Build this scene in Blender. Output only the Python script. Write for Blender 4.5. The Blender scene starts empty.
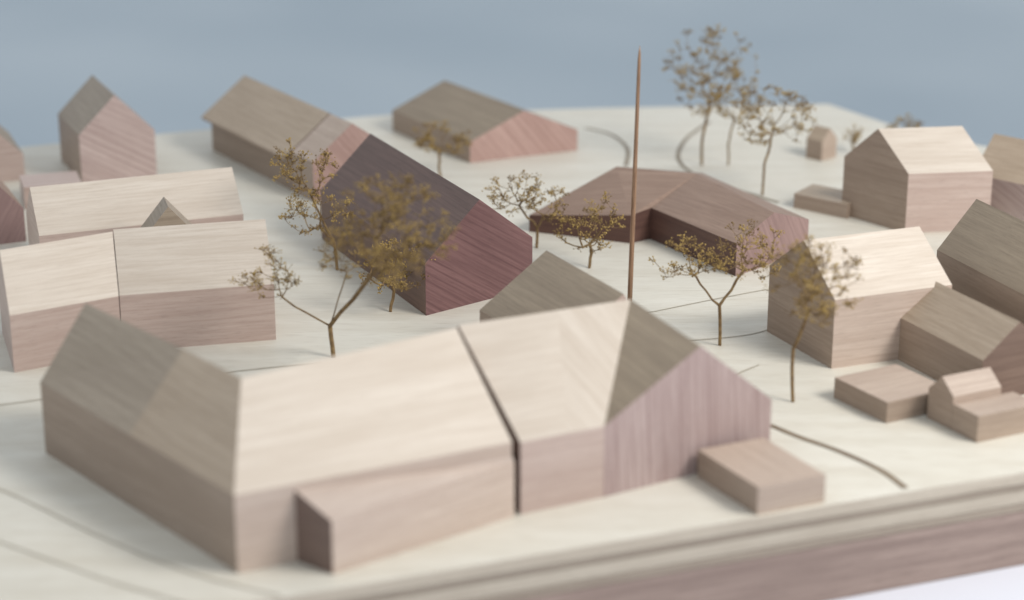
import bpy, math, random
from mathutils import Vector, Matrix
random.seed(7)
C=bpy.context.collection
scene=bpy.context.scene
scene.view_settings.view_transform='Standard'
try: scene.view_settings.look='None'
except Exception: pass
scene.view_settings.exposure=0

# ---------------------------------------------------------------- materials
def nn(nt,t,**k):
    n=nt.nodes.new(t)
    for a,b in k.items(): setattr(n,a,b)
    return n
def math_(nt,op,a,b=None):
    n=nn(nt,'ShaderNodeMath',operation=op)
    for i,v in enumerate((a,b)):
        if v is None: continue
        if isinstance(v,(int,float)): n.inputs[i].default_value=v
        else: nt.links.new(v,n.inputs[i])
    return n.outputs[0]
def mixc(nt,f,a,b,mode='MIX'):
    n=nn(nt,'ShaderNodeMix',data_type='RGBA',blend_type=mode)
    if isinstance(f,(int,float)): n.inputs[0].default_value=f
    else: nt.links.new(f,n.inputs[0])
    for i,v in ((6,a),(7,b)):
        if isinstance(v,tuple): n.inputs[i].default_value=(*v[:3],1)
        else: nt.links.new(v,n.inputs[i])
    return n.outputs[2]
def ramp(nt,f,lo,hi,a=0.,b=1.):
    n=nn(nt,'ShaderNodeMapRange')
    nt.links.new(f,n.inputs[0])
    n.inputs[1].default_value=lo;n.inputs[2].default_value=hi;n.inputs[3].default_value=a;n.inputs[4].default_value=b
    return n.outputs[0]
def base(name,rough=.55,spec=.3):
    m=bpy.data.materials.new(name);m.use_nodes=True
    nt=m.node_tree;b=nt.nodes['Principled BSDF']
    b.inputs['Roughness'].default_value=rough
    b.inputs['Specular IOR Level'].default_value=spec
    return m,nt,b
def wood(name,c1,c2,rot=0.,rings=0.35,freq=26.,rough=.48,wav=1.,fleck=.3):
    """face-mapped timber: long fibres, irregular fine growth rings, pores, blotches"""
    m,nt,b=base(name,rough,.35)
    uv=nn(nt,'ShaderNodeUVMap');oi=nn(nt,'ShaderNodeObjectInfo')
    mp=nn(nt,'ShaderNodeMapping');mp.inputs['Rotation'].default_value[2]=rot
    nt.links.new(uv.outputs[0],mp.inputs[0])
    off=nn(nt,'ShaderNodeVectorMath',operation='SCALE')
    cx=nn(nt,'ShaderNodeCombineXYZ')
    nt.links.new(oi.outputs['Random'],cx.inputs[0]);nt.links.new(oi.outputs['Random'],cx.inputs[1]);cx.inputs[2].default_value=.3
    nt.links.new(cx.outputs[0],off.inputs[0]);off.inputs['Scale'].default_value=9.
    ad=nn(nt,'ShaderNodeVectorMath',operation='ADD')
    nt.links.new(mp.outputs[0],ad.inputs[0]);nt.links.new(off.outputs[0],ad.inputs[1])
    def stretched(sx,sy):
        v=nn(nt,'ShaderNodeVectorMath',operation='MULTIPLY');nt.links.new(ad.outputs[0],v.inputs[0]);v.inputs[1].default_value=(sx,sy,1);return v.outputs[0]
    nr=nn(nt,'ShaderNodeTexNoise');nt.links.new(stretched(.5,2.2),nr.inputs['Vector']);nr.inputs['Scale'].default_value=1.0;nr.inputs['Detail'].default_value=1.
    sx=nn(nt,'ShaderNodeSeparateXYZ');nt.links.new(ad.outputs[0],sx.inputs[0])
    ph=math_(nt,'ADD',math_(nt,'MULTIPLY',sx.outputs[1],freq*6.28*.8),math_(nt,'MULTIPLY',nr.outputs[0],freq*1.5*wav))
    sn=math_(nt,'SINE',ph)
    ns=nn(nt,'ShaderNodeTexNoise');nt.links.new(stretched(.8,freq*1.1),ns.inputs['Vector']);ns.inputs['Scale'].default_value=1.3;ns.inputs['Detail'].default_value=2
    ring=math_(nt,'MULTIPLY',ramp(nt,sn,.0,1.),ramp(nt,ns.outputs[0],.38,.68))
    n1=nn(nt,'ShaderNodeTexNoise');nt.links.new(stretched(2.,52.),n1.inputs['Vector']);n1.inputs['Scale'].default_value=1.6;n1.inputs['Detail'].default_value=7;n1.inputs['Roughness'].default_value=.72
    n2=nn(nt,'ShaderNodeTexNoise');nt.links.new(stretched(.8,5.),n2.inputs['Vector']);n2.inputs['Scale'].default_value=1.6;n2.inputs['Detail'].default_value=3
    n3=nn(nt,'ShaderNodeTexNoise');nt.links.new(stretched(14.,190.),n3.inputs['Vector']);n3.inputs['Scale'].default_value=1.2;n3.inputs['Detail'].default_value=2
    col=mixc(nt,ramp(nt,n2.outputs[0],.3,.7),c1,tuple(.45*x+.55*y for x,y in zip(c1,c2)))
    col=mixc(nt,math_(nt,'MULTIPLY',ring,rings),col,c2)
    col=mixc(nt,ramp(nt,n1.outputs[0],.42,.68,0,.85),col,c2)
    dk=tuple(x*.5 for x in c2)
    col=mixc(nt,ramp(nt,n3.outputs[0],.57,.74,0,fleck),col,dk)
    ind=nn(nt,'ShaderNodeHueSaturation');nt.links.new(col,ind.inputs['Color'])
    nt.links.new(ramp(nt,oi.outputs['Random'],0,1,.91,1.07),ind.inputs['Value'])
    nt.links.new(ind.outputs[0],b.inputs['Base Color'])
    bp=nn(nt,'ShaderNodeBump');bp.inputs['Strength'].default_value=.3;bp.inputs['Distance'].default_value=.004
    nt.links.new(n1.outputs[0],bp.inputs['Height']);nt.links.new(bp.outputs[0],b.inputs['Normal'])
    return m

CREAM =wood('wood_cream',(.635,.56,.475),(.48,.40,.32),rings=.35,freq=12,fleck=.15)
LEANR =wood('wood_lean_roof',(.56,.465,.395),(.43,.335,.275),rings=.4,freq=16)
CREAMW=wood('wood_cream_wall',(.60,.495,.42),(.46,.355,.29),rings=.5)
MID   =wood('wood_mid_tan',(.48,.385,.31),(.35,.265,.21),rings=.5)
PINKW =wood('wood_pink_wall',(.56,.45,.395),(.42,.31,.265),rings=.6)
PINKG =wood('wood_pink_endgrain',(.50,.395,.365),(.30,.21,.195),rot=math.radians(87),rings=1.,freq=32,wav=.45)
PINKD =wood('wood_pink_diagonal',(.57,.46,.42),(.37,.27,.245),rot=math.radians(28),rings=.95,freq=30,wav=.5)
TAN   =wood('wood_tan',(.44,.35,.26),(.31,.235,.165),rings=.5)
TANW  =wood('wood_tan_wall',(.41,.32,.25),(.28,.21,.16),rings=.5)
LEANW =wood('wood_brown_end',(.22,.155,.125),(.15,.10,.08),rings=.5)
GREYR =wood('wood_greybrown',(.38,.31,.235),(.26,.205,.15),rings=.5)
OLIVE =wood('wood_olive',(.34,.27,.19),(.215,.165,.115),rings=.5,freq=18)
PLUM  =wood('wood_plum',(.155,.097,.078),(.088,.054,.044),rings=.5)
PLUMW =wood('wood_plum_wall',(.24,.16,.125),(.155,.10,.08),rings=.5)
WINE  =wood('wood_wine_endgrain',(.24,.130,.125),(.125,.062,.062),rot=math.radians(33),rings=1.,freq=36,wav=.4)
BROWN =wood('wood_brown',(.34,.235,.175),(.22,.14,.10),rings=.5)
RED   =wood('wood_redbrown',(.14,.075,.058),(.085,.044,.036),rings=.5)
DARKE =wood('wood_dark_end',(.20,.135,.105),(.13,.083,.065),rings=.6)
PINKR =wood('wood_salmon_endgrain',(.50,.345,.30),(.33,.205,.175),rot=math.radians(50),rings=1.,freq=30,wav=.5)
MAUVE =wood('wood_mauve_endgrain',(.36,.245,.225),(.22,.14,.13),rot=math.radians(60),rings=.9,freq=30,wav=.5)

# ---------------------------------------------------------------- mesh helper
def face_mesh(name,faces,mats):
    vs=[];idx={};fs=[];uvs=[];ms=[]
    def vid(p):
        k=tuple(round(x,5) for x in p)
        if k not in idx: idx[k]=len(vs);vs.append(k)
        return idx[k]
    for f in faces:
        pts=[Vector(p) for p in f[0]]
        n=Vector((0,0,0))
        for i in range(len(pts)):
            n+=pts[i].cross(pts[(i+1)%len(pts)])
        if n.length<1e-9: continue
        n.normalize()
        if len(f)>2 and f[2] is not None:
            u=Vector(f[2]);u=(u-n*u.dot(n)).normalized()
        else:
            u=Vector((0,0,1)).cross(n)
            u=Vector((1,0,0)) if u.length<.1 else u.normalized()
        v=n.cross(u)
        fs.append([vid(p) for p in pts]);uvs.append([(p.dot(u),p.dot(v)) for p in pts]);ms.append(mats.index(f[1]))
    me=bpy.data.meshes.new(name);me.from_pydata(vs,[],fs)
    for m in mats: me.materials.append(m)
    l=me.uv_layers.new(name='UVMap')
    for p,u,mi in zip(me.polygons,uvs,ms):
        p.material_index=mi
        for li,q in zip(p.loop_indices,u): l.data[li].uv=q
    me.update()
    ob=bpy.data.objects.new(name,me);C.objects.link(ob);return ob
def root(name,loc,label,cat,group=None):
    e=bpy.data.objects.new(name,None);e.empty_display_size=.1;e.location=loc;C.objects.link(e)
    e['label']=label;e['category']=cat
    if group:e['group']=group
    return e
def parent(o,e):
    o.parent=e;o.matrix_parent_inverse=Matrix.Translation(e.location).inverted()
GR='wooden model buildings'
def mats_of(fs):
    r=[]
    for f in fs:
        if f[1] not in r:r.append(f[1])
    return r
def building(name,label,walls,roofs,loc,cat='model house',group=GR):
    e=root(name,loc,label,cat,group)
    w=face_mesh('wall',walls,mats_of(walls));parent(w,e)
    if roofs:
        r=face_mesh('roof',roofs,mats_of(roofs));parent(r,e)
    return e
def gable(name,label,p0,p1,w,eave,ridge,roof,wall,gab,roof2=None,gab2=None,asym=.5,group=GR,w1=None,over=0.):
    """p0->p1 near eave line, w vector across to the far eave"""
    roof2=roof2 or roof;gab2=gab2 or gab
    a=Vector((*p0,0));b=Vector((*p1,0));w=Vector((*w,0));wb=Vector((*w1,0)) if w1 else w;c=b+wb;d=a+w
    E=Vector((0,0,eave));R=Vector((0,0,ridge))
    ra=a+w*asym+R;rb=b+wb*asym+R
    ax=(b-a)
    walls=[([a,b,b+E,a+E],wall),([c,d,d+E,c+E],wall),
           ([b,c,c+E,rb,b+E],gab),([d,a,a+E,ra,d+E],gab2),([a,d,c,b],wall)]
    if over:
        # thin projecting sheet roof at the p0 end and along the near eave
        o=-ax.normalized()*over;k=1+over*1.1/((a+E)-ra).length
        ra2=ra+o
        A=ra2+((a+E)-ra)*k;B=rb+((b+E)-rb)*k;D=ra2+((d+E)-ra)*k;Cc=rb+((c+E)-rb)*k
        up=V3(0,0,.004);dn=V3(0,0,-.012)
        roofs=[([A+up,B+up,rb+up,ra2+up],roof,ax),([Cc+up,D+up,ra2+up,rb+up],roof2,ax),
          ([A+dn,ra2+dn,rb+dn,B+dn],wall),([D+dn,Cc+dn,rb+dn,ra2+dn],wall),([A+dn,B+dn,B+up,A+up],wall),([Cc+dn,D+dn,D+up,Cc+up],wall),
          ([ra2+dn,A+dn,A+up,ra2+up],wall),([D+dn,ra2+dn,ra2+up,D+up],wall)]
    else:
        roofs=[([a+E,b+E,rb,ra],roof,ax),([c+E,d+E,ra,rb],roof2,ax)]
    return building(name,label,walls,roofs,(a+c)/2,group=group)
def flat(name,label,p0,p1,w,h,top,wall,cat='model annex',wall2=None):
    a=Vector((*p0,0));b=Vector((*p1,0));w=Vector((*w,0));c=b+w;d=a+w;H=Vector((0,0,h))
    walls=[([a,b,b+H,a+H],wall),([b,c,c+H,b+H],wall2 or wall),([c,d,d+H,c+H],wall),([d,a,a+H,d+H],wall),([a,d,c,b],wall)]
    return building(name,label,walls,[([a+H,b+H,c+H,d+H],top,b-a)],(a+c)/2,cat=cat)
N='wooden_house'
def V3(x,y,z=0): return Vector((x,y,z))
# ---------------------------------------------------------------- L-shaped long house
def L_house():
    e=.34;r=.65
    a=(-2.09,8.99);s=(-1.60,8.41);k=(-1.09,7.81);f=(0.0,8.335);bk=(-.50,9.30);ic=(-1.30,8.89);al=(-1.675,9.34)
    R0=V3(-1.90,9.165,r);Rs=V3(-1.39,8.625,.64);Rk=V3(-1.11,8.325,.63);R1=V3(-.238,8.812,.665)
    def q(p,z):return V3(*p,z)
    def wl(p1,p2,m):return ([q(p1,0),q(p2,0),q(p2,e),q(p1,e)],m)
    walls=[wl(a,s,TANW),wl(s,k,TANW),wl(k,f,CREAMW),([q(f,0),q(bk,0),q(bk,e),R1,q(f,e)],PINKW),wl(bk,ic,CREAMW),wl(ic,al,TANW),([q(al,0),q(a,0),q(a,e),R0,q(al,e)],TANW),
        ([q(al,0),q(ic,0),q(bk,0),q(f,0),q(k,0),q(s,0),q(a,0)],TANW)]
    d=V3(.64,-.77);d2=V3(.9,.45)
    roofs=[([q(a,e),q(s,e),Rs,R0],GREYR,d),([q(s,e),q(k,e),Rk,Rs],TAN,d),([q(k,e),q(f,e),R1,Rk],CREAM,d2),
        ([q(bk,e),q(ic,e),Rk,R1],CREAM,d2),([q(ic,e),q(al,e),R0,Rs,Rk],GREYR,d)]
    building(N,'long pale L-shaped wooden model house with plain pitched roof',walls,roofs,(-1.1,8.4,0))
L_house()
def lean():
    a=V3(-.885,7.935);b=V3(-.71,7.80);c=V3(.01,8.33);d=V3(-.015,8.345)
    Z=lambda p,z:V3(p.x,p.y,z)
    A=Z(a,.325);B=Z(b,.235);Cc=Z(c,.25);D=Z(d,.315)
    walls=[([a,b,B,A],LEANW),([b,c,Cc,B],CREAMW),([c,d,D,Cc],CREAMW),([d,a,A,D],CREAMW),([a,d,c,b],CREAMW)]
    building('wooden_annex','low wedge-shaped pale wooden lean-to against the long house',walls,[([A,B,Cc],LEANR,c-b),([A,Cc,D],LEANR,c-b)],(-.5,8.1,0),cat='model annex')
lean()
def D_house():
    A0=(.035,8.35);B=(.39,8.52);Cc=(1.15,8.96);Cb=(.88,9.46);K=(.46,9.50);Bk=(-.33,9.17)
    q=lambda p,z:V3(*p,z)
    Rl=V3(-.235,8.965,.62);Rn=V3(.535,9.296,.62);Ap=V3(.81,8.763,.60)
    e=.33;e2=.27
    walls=[([q(A0,0),q(B,0),q(B,e),q(A0,e)],PINKW),([q(B,0),q(Cc,0),q(Cc,e2),Ap,q(B,e)],PINKG),
      ([q(Cc,0),q(Cb,0),q(Cb,e2),q(Cc,e2)],PINKW),([q(Cb,0),q(K,0),q(K,e),q(Cb,e2)],PINKW),([q(K,0),q(Bk,0),q(Bk,e),q(K,e)],PINKW),
      ([q(Bk,0),q(A0,0),q(A0,e),Rl,q(Bk,e)],DARKE),([q(Bk,0),q(K,0),q(Cb,0),q(Cc,0),q(B,0),q(A0,0)],PINKW)]  # dark left end: shade of the narrow gap put into the wood colour
    d=V3(.9,.42)
    m=V3(.205,9.154,.62);mf=(.235,8.447)
    roofs=[([q(A0,e),q(mf,e),m,Rl],CREAM,d),([q(mf,e),q(B,e),Rn,m],CREAM,V3(-.5,.7,.3)),([q(B,e),Ap,Rn],OLIVE,Rn-Ap),([q(Cc,e2),q(Cb,e2),Rn],TAN),([q(Cc,e2),Rn,Ap],TAN),([q(Cb,e2),q(K,e),Rn],TAN),([q(K,e),q(Bk,e),Rl,Rn],TAN)]  # olive left slope of the cross wing: its shade is in the colour
    building(N,'pale wooden model house with pink vertical-grained cross gable',walls,roofs,(.4,8.9,0))
D_house()
gable(N,'dark grey-brown pitched wooden model house tucked behind a pale house',(-.16,10.16),(.195,9.52),(.46,.25),.25,.50,OLIVE,TANW,PINKW,asym=.72)
flat('wooden_annex','low flat tan wooden box beside the striped gable',(.81,8.73),(1.03,8.34),(.30,.13),.13,MID,TANW,wall2=MID)
gable(N,'small upright wooden model house with cream roof and gable toned darker for shade',(1.57,10.0),(2.18,10.22),(-.26,.52),.36,.58,CREAM,CREAMW,TANW,gab2=TANW)  # gables a darker wood than the walls, standing in for left-facing shade
gable(N,'tall pinkish wooden model house with pale roof near board edge',(2.29,12.13),(2.79,12.19),(-.32,.36),.36,.58,CREAM,PINKW,PINKW,gab2=TANW)  # left gable only gets darker wood: shade painted into its colour
gable(N,'brown roofed wooden model house beside a flat annex',(2.21,10.79),(2.61,9.873),(.41,.18),.35,.60,OLIVE,TANW,PINKW)
gable(N,'low olive-brown wooden model house with dark end wall',(1.88,10.20),(2.21,9.555),(.36,.18),.22,.38,TAN,TANW,DARKE)
flat('wooden_annex','low flat tan wooden box in front of a house',(1.73,9.32),(2.05,9.49),(-.20,.31),.105,MID,TANW,wall2=TANW)
def stepped():
    o=V3(1.93,9.39);u=V3(.16,-.27);v=V3(.25,.12)
    u.normalize();vn=v.normalized()
    P=lambda s,t,z:o+u*s+vn*t+V3(0,0,z)
    prof=[(0,0),(.168,0),(.168,.165),(.085,.235),(0,.15)]
    Lw=.27
    w=[];r=[]
    w.append(([P(s,0,z) for s,z in prof],TANW));w.append(([P(s,Lw,z) for s,z in reversed(prof)],TANW))
    w.append(([P(0,0,0),P(0,0,.15),P(0,Lw,.15),P(0,Lw,0)],TANW));w.append(([P(.168,0,0),P(.168,Lw,0),P(.168,Lw,.165),P(.168,0,.165)],MID))
    r.append(([P(.168,0,.165),P(.168,Lw,.165),P(.085,Lw,.235),P(.085,0,.235)],MID,vn));r.append(([P(.085,0,.235),P(.085,Lw,.235),P(0,Lw,.15),P(0,0,.15)],TAN,vn))
    a,b=.170,.34;L2=.34;h=.13
    w+=[([P(a,0,0),P(b,0,0),P(b,0,h),P(a,0,h)],TANW),([P(b,0,0),P(b,L2,0),P(b,L2,h),P(b,0,h)],TANW),([P(b,L2,0),P(a,L2,0),P(a,L2,h),P(b,L2,h)],PINKW),([P(a,L2,0),P(a,0,0),P(a,0,h),P(a,L2,h)],TANW)]
    r.append(([P(a,0,h),P(b,0,h),P(b,L2,h),P(a,L2,h)],MID,vn))
    building(N,'tiny stepped wooden model house with low front extension',w,r,(2.1,9.3,0))
stepped()
gable(N,'wooden model house with pink side wall behind a taller house',(2.74,12.5),(3.34,11.97),(.30,.34),.25,.45,TAN,PINKD,PINKW)
flat('wooden_annex','low flat wooden box beside a tall model house',(1.70,12.62),(1.99,12.40),(.14,.20),.09,TAN,TANW)
gable(N,'tiny wooden model hut with a small peaked roof',(1.91,13.70),(2.0,13.61),(.11,.11),.13,.205,TAN,TANW,MID)
gable(N,'dark plum wooden model barn with wine-red grained gable',(-1.10,12.03),(-.45,10.75),(.56,.43),.29,.57,PLUM,PLUMW,WINE)
gable(N,'long tan wooden model barn with thin projecting roof',(-1.97,13.88),(-1.36,12.967),(.466,.312),.25,.45,TAN,TANW,PINKR,over=.05)
gable(N,'short pale wooden model barn section with salmon gable',(-1.355,12.96),(-1.205,12.735),(.466,.312),.252,.452,MID,MID,PINKR)
gable(N,'low wide wooden model hall with salmon grained gable',(-.81,14.36),(-.27,13.57),(.70,.30),.14,.31,OLIVE,TANW,PINKR)
gable(N,'small upright wooden model house with pink diagonal-grained gable',(-2.92,13.64),(-2.69,13.13),(.45,.13),.31,.55,GREYR,TANW,PINKD)
gable(N,'long narrow pale wooden model row house',(-2.56,11.26),(-1.50,11.65),(-.16,.43),.27,.48,CREAM,PINKW,CREAMW)
gable(N,'pale wooden model house with plain sloping cream roof',(-2.435,9.95),(-1.953,10.226),(-.18,.55),.298,.540,CREAM,PINKW,PINKW,w1=(-.131,.584))
gable(N,'pale wooden model house adjoining its neighbour at an angle',(-1.95,10.23),(-1.20,10.40),(-.13,.585),.30,.55,CREAM,PINKW,PINKW)
gable(N,'small grey pointed wooden model house between pale rows',(-1.66,11.12),(-1.71,11.30),(-.32,-.12),.30,.50,GREYR,GREYR,GREYR)
gable(N,'partly cut-off pinkish wooden model house with dark roof',(-3.26,13.7),(-3.06,13.2),(-.30,-.10),.17,.33,OLIVE,PINKW,PINKW)
gable(N,'partly cut-off dark pinkish wooden model house',(-3.0,12.43),(-2.80,11.98),(-.32,-.14),.20,.40,BROWN,PINKW,MAUVE)
flat('wooden_annex','flat pinkish wooden box between two model houses',(-2.93,12.58),(-2.60,12.68),(-.08,.25),.14,PINKW,PINKW)
def Q_house():
    A=(.10,12.16);B=(.68,11.94);Ci=(.80,12.02);D=(1.23,11.37);E=(1.68,11.80);F=(1.15,12.72);G=(.62,12.80)
    H={A:.10,B:.17,Ci:.19,D:.19,E:.19,F:.19,G:.17}
    q=lambda p,z:V3(*p,z);t=lambda p:V3(*p,H[p])
    R0=V3(.62,12.48,.30);R3=V3(1.08,12.30,.31);R2=V3(1.455,11.585,.30)
    P=[A,B,Ci,D,E,F,G];mm=[RED,RED,RED,MAUVE,MAUVE,BROWN,BROWN]  # red-brown walls; on the notch side wall the dark tone stands for shade
    walls=[]
    for i in range(7):
        a=P[i];b=P[(i+1)%7]
        if i==3: walls.append(([q(a,0),q(b,0),t(b),R2,t(a)],mm[i]))
        else: walls.append(([q(a,0),q(b,0),t(b),t(a)],mm[i]))
    walls.append(([q(p,0) for p in reversed(P)],RED))
    d=V3(.43,-.6);d1=V3(.5,-.12)
    roofs=[([t(A),t(B),R0],BROWN,d1),([t(B),t(Ci),R3],BROWN,d1),([t(B),R3,R0],BROWN,d1),([t(Ci),t(D),R2],BROWN,d),([t(Ci),R2,R3],BROWN,d),
      ([t(E),t(F),R3],BROWN,d),([t(E),R3,R2],BROWN,d),([t(F),t(G),R0],BROWN),([t(F),R0,R3],BROWN),([t(G),t(A),R0],BROWN)]
    building(N,'low reddish-brown angled wooden model building with shallow roof',walls,roofs,(.9,12.1,0))
Q_house()

# ---------------------------------------------------------------- spire
def spire():
    m,nt,b=base('spire_wood',.45,.4)
    tc=nn(nt,'ShaderNodeTexCoord');v=nn(nt,'ShaderNodeVectorMath',operation='MULTIPLY');nt.links.new(tc.outputs['Object'],v.inputs[0]);v.inputs[1].default_value=(60,60,4)
    n=nn(nt,'ShaderNodeTexNoise');nt.links.new(v.outputs[0],n.inputs['Vector']);n.inputs['Scale'].default_value=2;n.inputs['Detail'].default_value=4
    nt.links.new(mixc(nt,ramp(nt,n.outputs[0],.35,.7),(.35,.215,.13),(.18,.10,.06)),b.inputs['Base Color'])
    prof=[(0,.0130),(.3,.0128),(.7,.0118),(1.1,.0100),(1.35,.0090),(1.42,.0082),(1.46,.0058),(1.495,.0006)]
    vs=[];fs=[];k=12
    for z,r in prof:
        for i in range(k):
            a=2*math.pi*i/k;vs.append((r*math.cos(a)+.028*z/1.49,r*math.sin(a),z))
    for j in range(len(prof)-1):
        for i in range(k): fs.append((j*k+i,j*k+(i+1)%k,(j+1)*k+(i+1)%k,(j+1)*k+i))
    fs.append(tuple(range(k-1,-1,-1)));fs.append(tuple((len(prof)-1)*k+i for i in range(k)))
    me=bpy.data.meshes.new('wooden_spire');me.from_pydata(vs,[],fs);me.materials.append(m)
    for p in me.polygons:p.use_smooth=True
    o=bpy.data.objects.new('wooden_spire',me);o.location=(.60,10.54,0);C.objects.link(o)
    o['label']='slender pointed reddish wooden stick rising as a spire';o['category']='spire'
spire()

# ---------------------------------------------------------------- trees (dried flower heads)
def twigmat(name,c1,c2,sc):
    m,nt,b=base(name,.8,.15)
    tc=nn(nt,'ShaderNodeTexCoord');n=nn(nt,'ShaderNodeTexNoise');nt.links.new(tc.outputs['Object'],n.inputs['Vector']);n.inputs['Scale'].default_value=sc;n.inputs['Detail'].default_value=3
    nt.links.new(mixc(nt,ramp(nt,n.outputs[0],.35,.65),c1,c2),b.inputs['Base Color']);return m
TW=twigmat('dry_twig',(.27,.185,.09),(.15,.095,.05),30)
BUD=twigmat('dry_bud',(.46,.325,.115),(.27,.18,.065),22)
BUD2=twigmat('dry_bud_dark',(.26,.175,.07),(.14,.09,.042),22)
def tube(vs,fs,p,q,r0,r1,k=5):
    d=(q-p)
    if d.length<1e-6:return
    d.normalize();a=d.orthogonal().normalized();b=d.cross(a);o=len(vs)
    for c,r in ((p,r0),(q,r1)):
        for i in range(k):
            t=2*math.pi*i/k;vs.append(tuple(c+a*(r*math.cos(t))+b*(r*math.sin(t))))
    for i in range(k): fs.append((o+i,o+(i+1)%k,o+k+(i+1)%k,o+k+i))
    fs.append(tuple(o+k+i for i in range(k)))
OCT=[(1,0,0),(-1,0,0),(0,1,0),(0,-1,0),(0,0,1),(0,0,-1)]
OF=[(0,2,4),(2,1,4),(1,3,4),(3,0,4),(2,0,5),(1,2,5),(3,1,5),(0,3,5)]
def tree(base_,fork,clumps,seed,dens=1.15,r=.0085,bead=1.08,label='small dried-twig model tree with olive-brown seed heads'):
    """clumps: (dx,dy,z,rx,rz,ntips). Limbs fork again and again, each fine twig ends in a bead cluster"""
    rnd=random.Random(seed);B=V3(*base_)
    nodes=[V3(0,0,0)];par=[-1]
    lean=V3(rnd.uniform(-.02,.02),rnd.uniform(-.02,.02),0)
    for j in range(1,4):
        nodes.append(V3(0,0,fork*j/3)+lean*(j/3)+V3(rnd.uniform(-.003,.003),rnd.uniform(-.003,.003),0));par.append(len(nodes)-2)
    top=3;tipidx=[]
    for (dx,dy,z,rx,rz,n) in clumps:
        c=V3(dx,dy,z);lo=len(nodes)
        tgt=V3(dx*.8,dy*.8,z-rz*.75);st=nodes[top];prev=top;kk=4
        for j in range(1,kk+1):
            t=j/kk;p=st.lerp(tgt,t)+V3(0,0,-.03*(1-t)*t*abs(dx)*4)+V3(*(rnd.uniform(-.006,.006) for _ in range(3)))
            nodes.append(p);par.append(prev);prev=len(nodes)-1
        tips=[]
        for _ in range(int(n*dens)):
            for _k in range(30):
                v=V3(rnd.uniform(-1,1),rnd.uniform(-1,1),rnd.uniform(-1,1))
                if v.length>1: continue
                fld=math.sin(v.x*5.1+seed)+math.sin(v.z*5.7+seed*2.3)+math.sin(v.y*4.3+seed*.7)
                if v.length>.3 and fld>rnd.uniform(-1.5,.8): break
            tips.append(c+V3(v.x*rx,v.y*rx*.9,v.z*rz))
        hub=nodes[prev]
        tips.sort(key=lambda p:(p-hub).length)
        for p in tips:
            best=None;bi=prev
            for i in range(max(lo,prev-1),len(nodes)):
                q=nodes[i];d=(p-q).length
                # prefer parents that lie inward of the tip, so twigs run straight outwards
                inward=(p-hub).normalized().dot((p-q).normalized()) if (p-q).length>1e-5 else 1
                d*=1.9-.9*inward
                if best is None or d<best: best=d;bi=i
            q=nodes[bi];pv=bi
            if (p-q).length>.05:
                m=q.lerp(p,.55)+V3(rnd.uniform(-.004,.004),rnd.uniform(-.004,.004),-.005);nodes.append(m);par.append(pv);pv=len(nodes)-1
            nodes.append(p);par.append(pv);tipidx.append(len(nodes)-1)
    w=[0]*len(nodes)
    for i in range(len(nodes)-1,0,-1):
        w[i]+=1;w[par[i]]+=w[i]
    W=max(w)
    rad=[max(.0014,r*((x/W)**.45)) for x in w]
    tv=[];tf=[];cv=[];cf=[];cm=[]
    for i in range(1,len(nodes)):
        pr=par[i]
        big=rad[i]>r*.42
        if big: tube(tv,tf,nodes[pr],nodes[i],rad[pr] if rad[pr]<rad[i]*1.7 else rad[i]*1.2,rad[i],6)
        else: 
            a=len(cf);tube(cv,cf,nodes[pr],nodes[i],rad[i]*1.1,rad[i],4);cm+= [0]*(len(cf)-a)
    for i in tipidx:
        p=nodes[i];dark=1 if rnd.random()<.7 else 2
        up=(p-nodes[par[i]]).normalized()
        for _ in range(rnd.randint(7,12)):
            o=V3(rnd.gauss(0,.0135),rnd.gauss(0,.0135),rnd.gauss(.004,.009))+up*.008;s=rnd.uniform(.0032,.0060)*bead;b0=len(cv)
            rot=Matrix.Rotation(rnd.random()*3,3,Vector((rnd.random()+.1,rnd.random(),rnd.random())).normalized())
            for u in OCT: cv.append(tuple(p+o+rot@(V3(*u)*s*rnd.uniform(.8,1.2))))
            for f in OF: cf.append(tuple(b0+j for j in f));cm.append(dark)
            if rnd.random()<.6:
                a=len(cf);tube(cv,cf,p-up*.012,p+o,.0012,.0009,3);cm+=[0]*(len(cf)-a)
    e=root('model_tree',B,label,'model tree','dried-twig trees on the model')
    for nm,vs,fs,mats,mi in (('trunk',tv,tf,[TW],None),('crown',cv,cf,[TW,BUD,BUD2],cm)):
        me=bpy.data.meshes.new(nm);me.from_pydata(vs,[],fs)
        for m in mats:me.materials.append(m)
        if mi:
            for p,k in zip(me.polygons,mi):p.material_index=k
        o=bpy.data.objects.new(nm,me);C.objects.link(o);o.parent=e
    return e
tree((-.89,10.16,0),.16,[(.33,-.62,.85,.30,.26,250),(-.30,-.1,.46,.17,.15,40),(.12,-.2,.60,.16,.13,20)],1,r=.012,bead=.9,label='large spreading dried-twig tree with dense olive-brown head')
tree((-.64,10.81,0),.10,[(.02,0,.26,.24,.13,60)],2)
tree((-.97,11.48,0),.16,[(-.19,.05,.57,.19,.16,55),(-.10,0,.34,.20,.13,40)],3)
tree((-.45,13.24,0),.10,[(0,0,.25,.20,.10,55)],4)
tree((.14,11.86,0),.12,[(-.12,0,.34,.17,.12,38),(.05,0,.27,.14,.10,26)],5)
tree((.43,11.51,0),.08,[(0,0,.27,.20,.17,60)],6)
tree((1.05,10.32,0),.22,[(-.17,0,.46,.18,.12,36),(.13,0,.50,.22,.14,55)],7)
tree((1.33,9.58,0),.26,[(.06,-.1,.64,.24,.20,110)],8,label='tall slim dried-twig tree beside a small pale house')
tree((1.22,13.53,0),.20,[(.05,0,.62,.31,.29,150)],9,r=.009,label='tall dried-twig tree with airy golden-brown crown')
tree((1.54,12.88,0),.20,[(.05,0,.50,.27,.19,90)],10,r=.0075)
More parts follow.
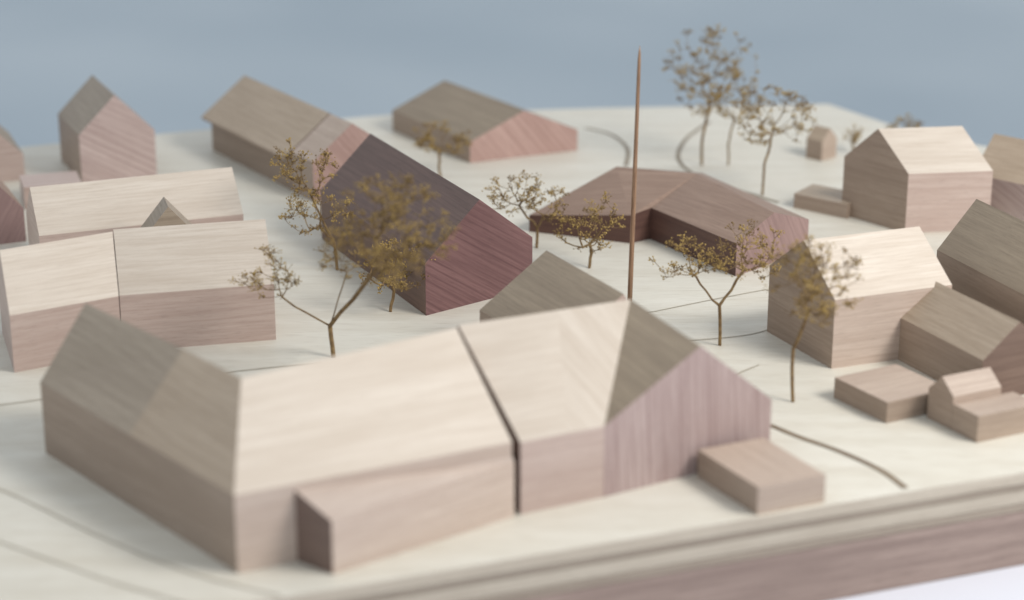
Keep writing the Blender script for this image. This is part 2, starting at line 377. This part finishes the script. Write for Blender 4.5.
tree((1.39,13.53,0),.14,[(.03,0,.40,.17,.14,40)],11,r=.0065)
tree((2.55,13.75,0),.08,[(0,0,.20,.14,.06,26)],12,label='tiny dried-twig shrub at the board edge')
tree((2.24,13.80,0),.05,[(0,0,.13,.08,.05,14)],13,label='tiny dried-twig shrub at the board edge')

# ---------------------------------------------------------------- board, table, floor
def slab(name,poly,z0,z1,mt,ms):
    top=[V3(x,y,z1) for x,y in poly];bot=[V3(x,y,z0) for x,y in poly];fs=[(top,mt,(1,.37,0)),(list(reversed(bot)),ms)]
    n=len(poly)
    for i in range(n):
        j=(i+1)%n;fs.append(([bot[i],bot[j],top[j],top[i]],ms))
    o=face_mesh(name,fs,mats_of(fs));o['kind']='structure';return o
def board_mat():
    m,nt,b=base('board_birch',.5,.35)
    tc=nn(nt,'ShaderNodeTexCoord');mp=nn(nt,'ShaderNodeMapping');mp.inputs['Rotation'].default_value[2]=math.radians(-20);mp.inputs['Scale'].default_value=(1,7,1)
    nt.links.new(tc.outputs['Object'],mp.inputs[0])
    n=nn(nt,'ShaderNodeTexNoise');nt.links.new(mp.outputs[0],n.inputs['Vector']);n.inputs['Scale'].default_value=1.3;n.inputs['Detail'].default_value=6;n.inputs['Roughness'].default_value=.6
    n2=nn(nt,'ShaderNodeTexNoise');nt.links.new(tc.outputs['Object'],n2.inputs['Vector']);n2.inputs['Scale'].default_value=.9;n2.inputs['Detail'].default_value=3
    n3=nn(nt,'ShaderNodeTexNoise');mp3=nn(nt,'ShaderNodeMapping');mp3.inputs['Rotation'].default_value[2]=math.radians(-20);mp3.inputs['Scale'].default_value=(5,50,1);nt.links.new(tc.outputs['Object'],mp3.inputs[0]);nt.links.new(mp3.outputs[0],n3.inputs['Vector']);n3.inputs['Scale'].default_value=1.5
    c=mixc(nt,ramp(nt,n.outputs[0],.35,.7),(.665,.63,.545),(.57,.525,.435))
    c=mixc(nt,ramp(nt,n2.outputs[0],.4,.7,0,.5),c,(.60,.575,.50))
    c=mixc(nt,ramp(nt,n3.outputs[0],.53,.75,0,.5),c,(.44,.39,.31))
    nt.links.new(c,b.inputs['Base Color']);return m
BT=board_mat()
EDGE1=wood('ply_edge_pale',(.55,.49,.40),(.40,.34,.27),rings=.6,freq=20,wav=.3)
EDGEM=wood('ply_edge_mid',(.37,.31,.245),(.26,.21,.165),rings=.6,freq=20,wav=.3)
EDGE2=wood('ply_edge_brown',(.39,.295,.25),(.23,.165,.14),rings=.7,freq=12,wav=.3)
poly=[(-4.2,6.37),(3.9,9.395),(4.3,12.6),(3.55,13.64),(2.75,14.25),(2.24,15.05),(.62,14.94),(-.78,14.78),(-2.12,14.36),(-3.37,13.9),(-4.8,13.4)]
slab('ground',poly,-.055,0,BT,EDGE1)
slab('terrain_base',[(x*.9995,y*.9998+.003) for x,y in poly],-.085,-.058,EDGEM,EDGEM)
slab('terrain_base',poly,-.150,-.088,EDGE1,EDGE1)
slab('terrain_base',[(x*.9995,y*.9998+.003) for x,y in poly],-.190,-.153,EDGEM,EDGEM)
slab('terrain_base',[(x*.999,y*.9995+.006) for x,y in poly],-.46,-.194,EDGE2,EDGE2)
def plain(name,c1,c2,sc,rough=.6):
    m,nt,b=base(name,rough,.3);tc=nn(nt,'ShaderNodeTexCoord');n=nn(nt,'ShaderNodeTexNoise');nt.links.new(tc.outputs['Object'],n.inputs['Vector']);n.inputs['Scale'].default_value=sc;n.inputs['Detail'].default_value=3
    nt.links.new(mixc(nt,ramp(nt,n.outputs[0],.35,.65),c1,c2),b.inputs['Base Color']);return m
TBL=plain('table_white',(.66,.67,.72),(.62,.635,.70),.7,.4)
FLR=plain('floor_blue_grey',(.37,.435,.48),(.53,.58,.605),.05,.5)
slab('table_surface',[(-5.5,3.5),(5.5,3.5),(5,12.3),(-5,12.3)],-.62,-.462,TBL,TBL)
slab('floor',[(-120,-60),(120,-60),(120,220),(-120,220)],-9.2,-9,FLR,FLR)

def ribbon(name,pts,w,z,mat):
    P=[Vector((*p,0)) for p in pts]
    out=[]
    for i in range(len(P)-1):
        a=P[max(i-1,0)];b=P[i];c=P[i+1];d=P[min(i+2,len(P)-1)]
        for j in range(6):
            t=j/6;out.append(.5*((2*b)+(c-a)*t+(2*a-5*b+4*c-d)*t*t+(3*b-a-3*c+d)*t**3))
    out.append(P[-1])
    vs=[];fs=[]
    for i,p in enumerate(out):
        d=(out[min(i+1,len(out)-1)]-out[max(i-1,0)]).normalized();n=V3(-d.y,d.x)*w/2
        vs.append((p.x+n.x,p.y+n.y,z));vs.append((p.x-n.x,p.y-n.y,z))
    for i in range(len(out)-1): fs.append((2*i,2*i+1,2*i+3,2*i+2))
    me=bpy.data.meshes.new(name);me.from_pydata(vs,[],fs);me.materials.append(mat)
    o=bpy.data.objects.new(name,me);C.objects.link(o);o['kind']='structure'
GV=plain('groove_brown',(.25,.19,.125),(.17,.125,.085),3,.8)
GV2=plain('groove_pale',(.30,.25,.185),(.22,.18,.135),3,.8)
LN=plain('line_faint',(.44,.395,.31),(.35,.31,.245),3,.8)
ribbon('path',[(1.19,9.30),(1.31,9.16),(1.47,9.0),(1.62,8.80),(1.70,8.61)],.030,.003,GV)
ribbon('path',[(.50,14.41),(.67,14.24),(.76,13.9),(.73,13.5)],.026,.003,GV2)
ribbon('path',[(1.62,12.72),(1.40,12.98),(1.19,13.24),(1.08,13.64),(1.16,14.12),(1.36,14.57)],.026,.003,GV2)
ribbon('path',[(1.22,10.05),(1.08,9.9),(1.0,9.7),(1.0,9.5)],.008,.003,LN)
ribbon('path',[(-2.9,9.02),(-2.24,8.62),(-1.71,8.15),(-1.26,7.80),(-.9,7.62)],.010,.003,LN)
ribbon('path',[(-2.9,8.5),(-2.2,8.15),(-1.6,7.75),(-1.2,7.52)],.010,.003,LN)
ribbon('path',[(-3.4,9.3),(-2.7,9.45),(-2.2,9.62),(-1.7,9.85),(-.9,10.1)],.009,.003,LN)
ribbon('path',[(.75,10.81),(1.05,10.98),(1.37,11.15)],.008,.003,LN)
ribbon('path',[(.7,10.35),(1.22,10.47),(1.5,10.75)],.008,.003,LN)
ribbon('path',[(-.9,10.1),(-.45,10.4),(0,10.55),(.75,10.81)],.007,.003,LN)
ribbon('path',[(2.0,11.25),(1.6,11.05),(1.37,11.15)],.008,.003,LN)

# ---------------------------------------------------------------- light
w=bpy.data.worlds.new('World');scene.world=w;w.use_nodes=True
nt=w.node_tree;bg=nt.nodes['Background']
bg.inputs[0].default_value=(.85,.92,1.0,1);bg.inputs[1].default_value=.79
def area(loc,tgt,size,power,col):
    l=bpy.data.lights.new('window_light','AREA');l.shape='RECTANGLE';l.size=size[0];l.size_y=size[1];l.energy=power;l.color=col
    o=bpy.data.objects.new('window_light',l);o.location=loc;o.rotation_euler=(Vector(tgt)-Vector(loc)).to_track_quat('-Z','Y').to_euler();C.objects.link(o)
area((8.5,6.0,8.4),(0,10.5,0),(4.2,4.2),1380,(1,.965,.925))

# ---------------------------------------------------------------- camera
cd=bpy.data.cameras.new('camera');cd.sensor_width=36;cd.lens=36*2190/1024;cd.clip_start=.1;cd.clip_end=600
co=bpy.data.objects.new('camera',cd);co.location=(0,0,4);co.rotation_euler=(math.radians(70),0,0);C.objects.link(co);scene.camera=co
cd.dof.use_dof=True;cd.dof.focus_distance=11.5;cd.dof.aperture_fstop=.48
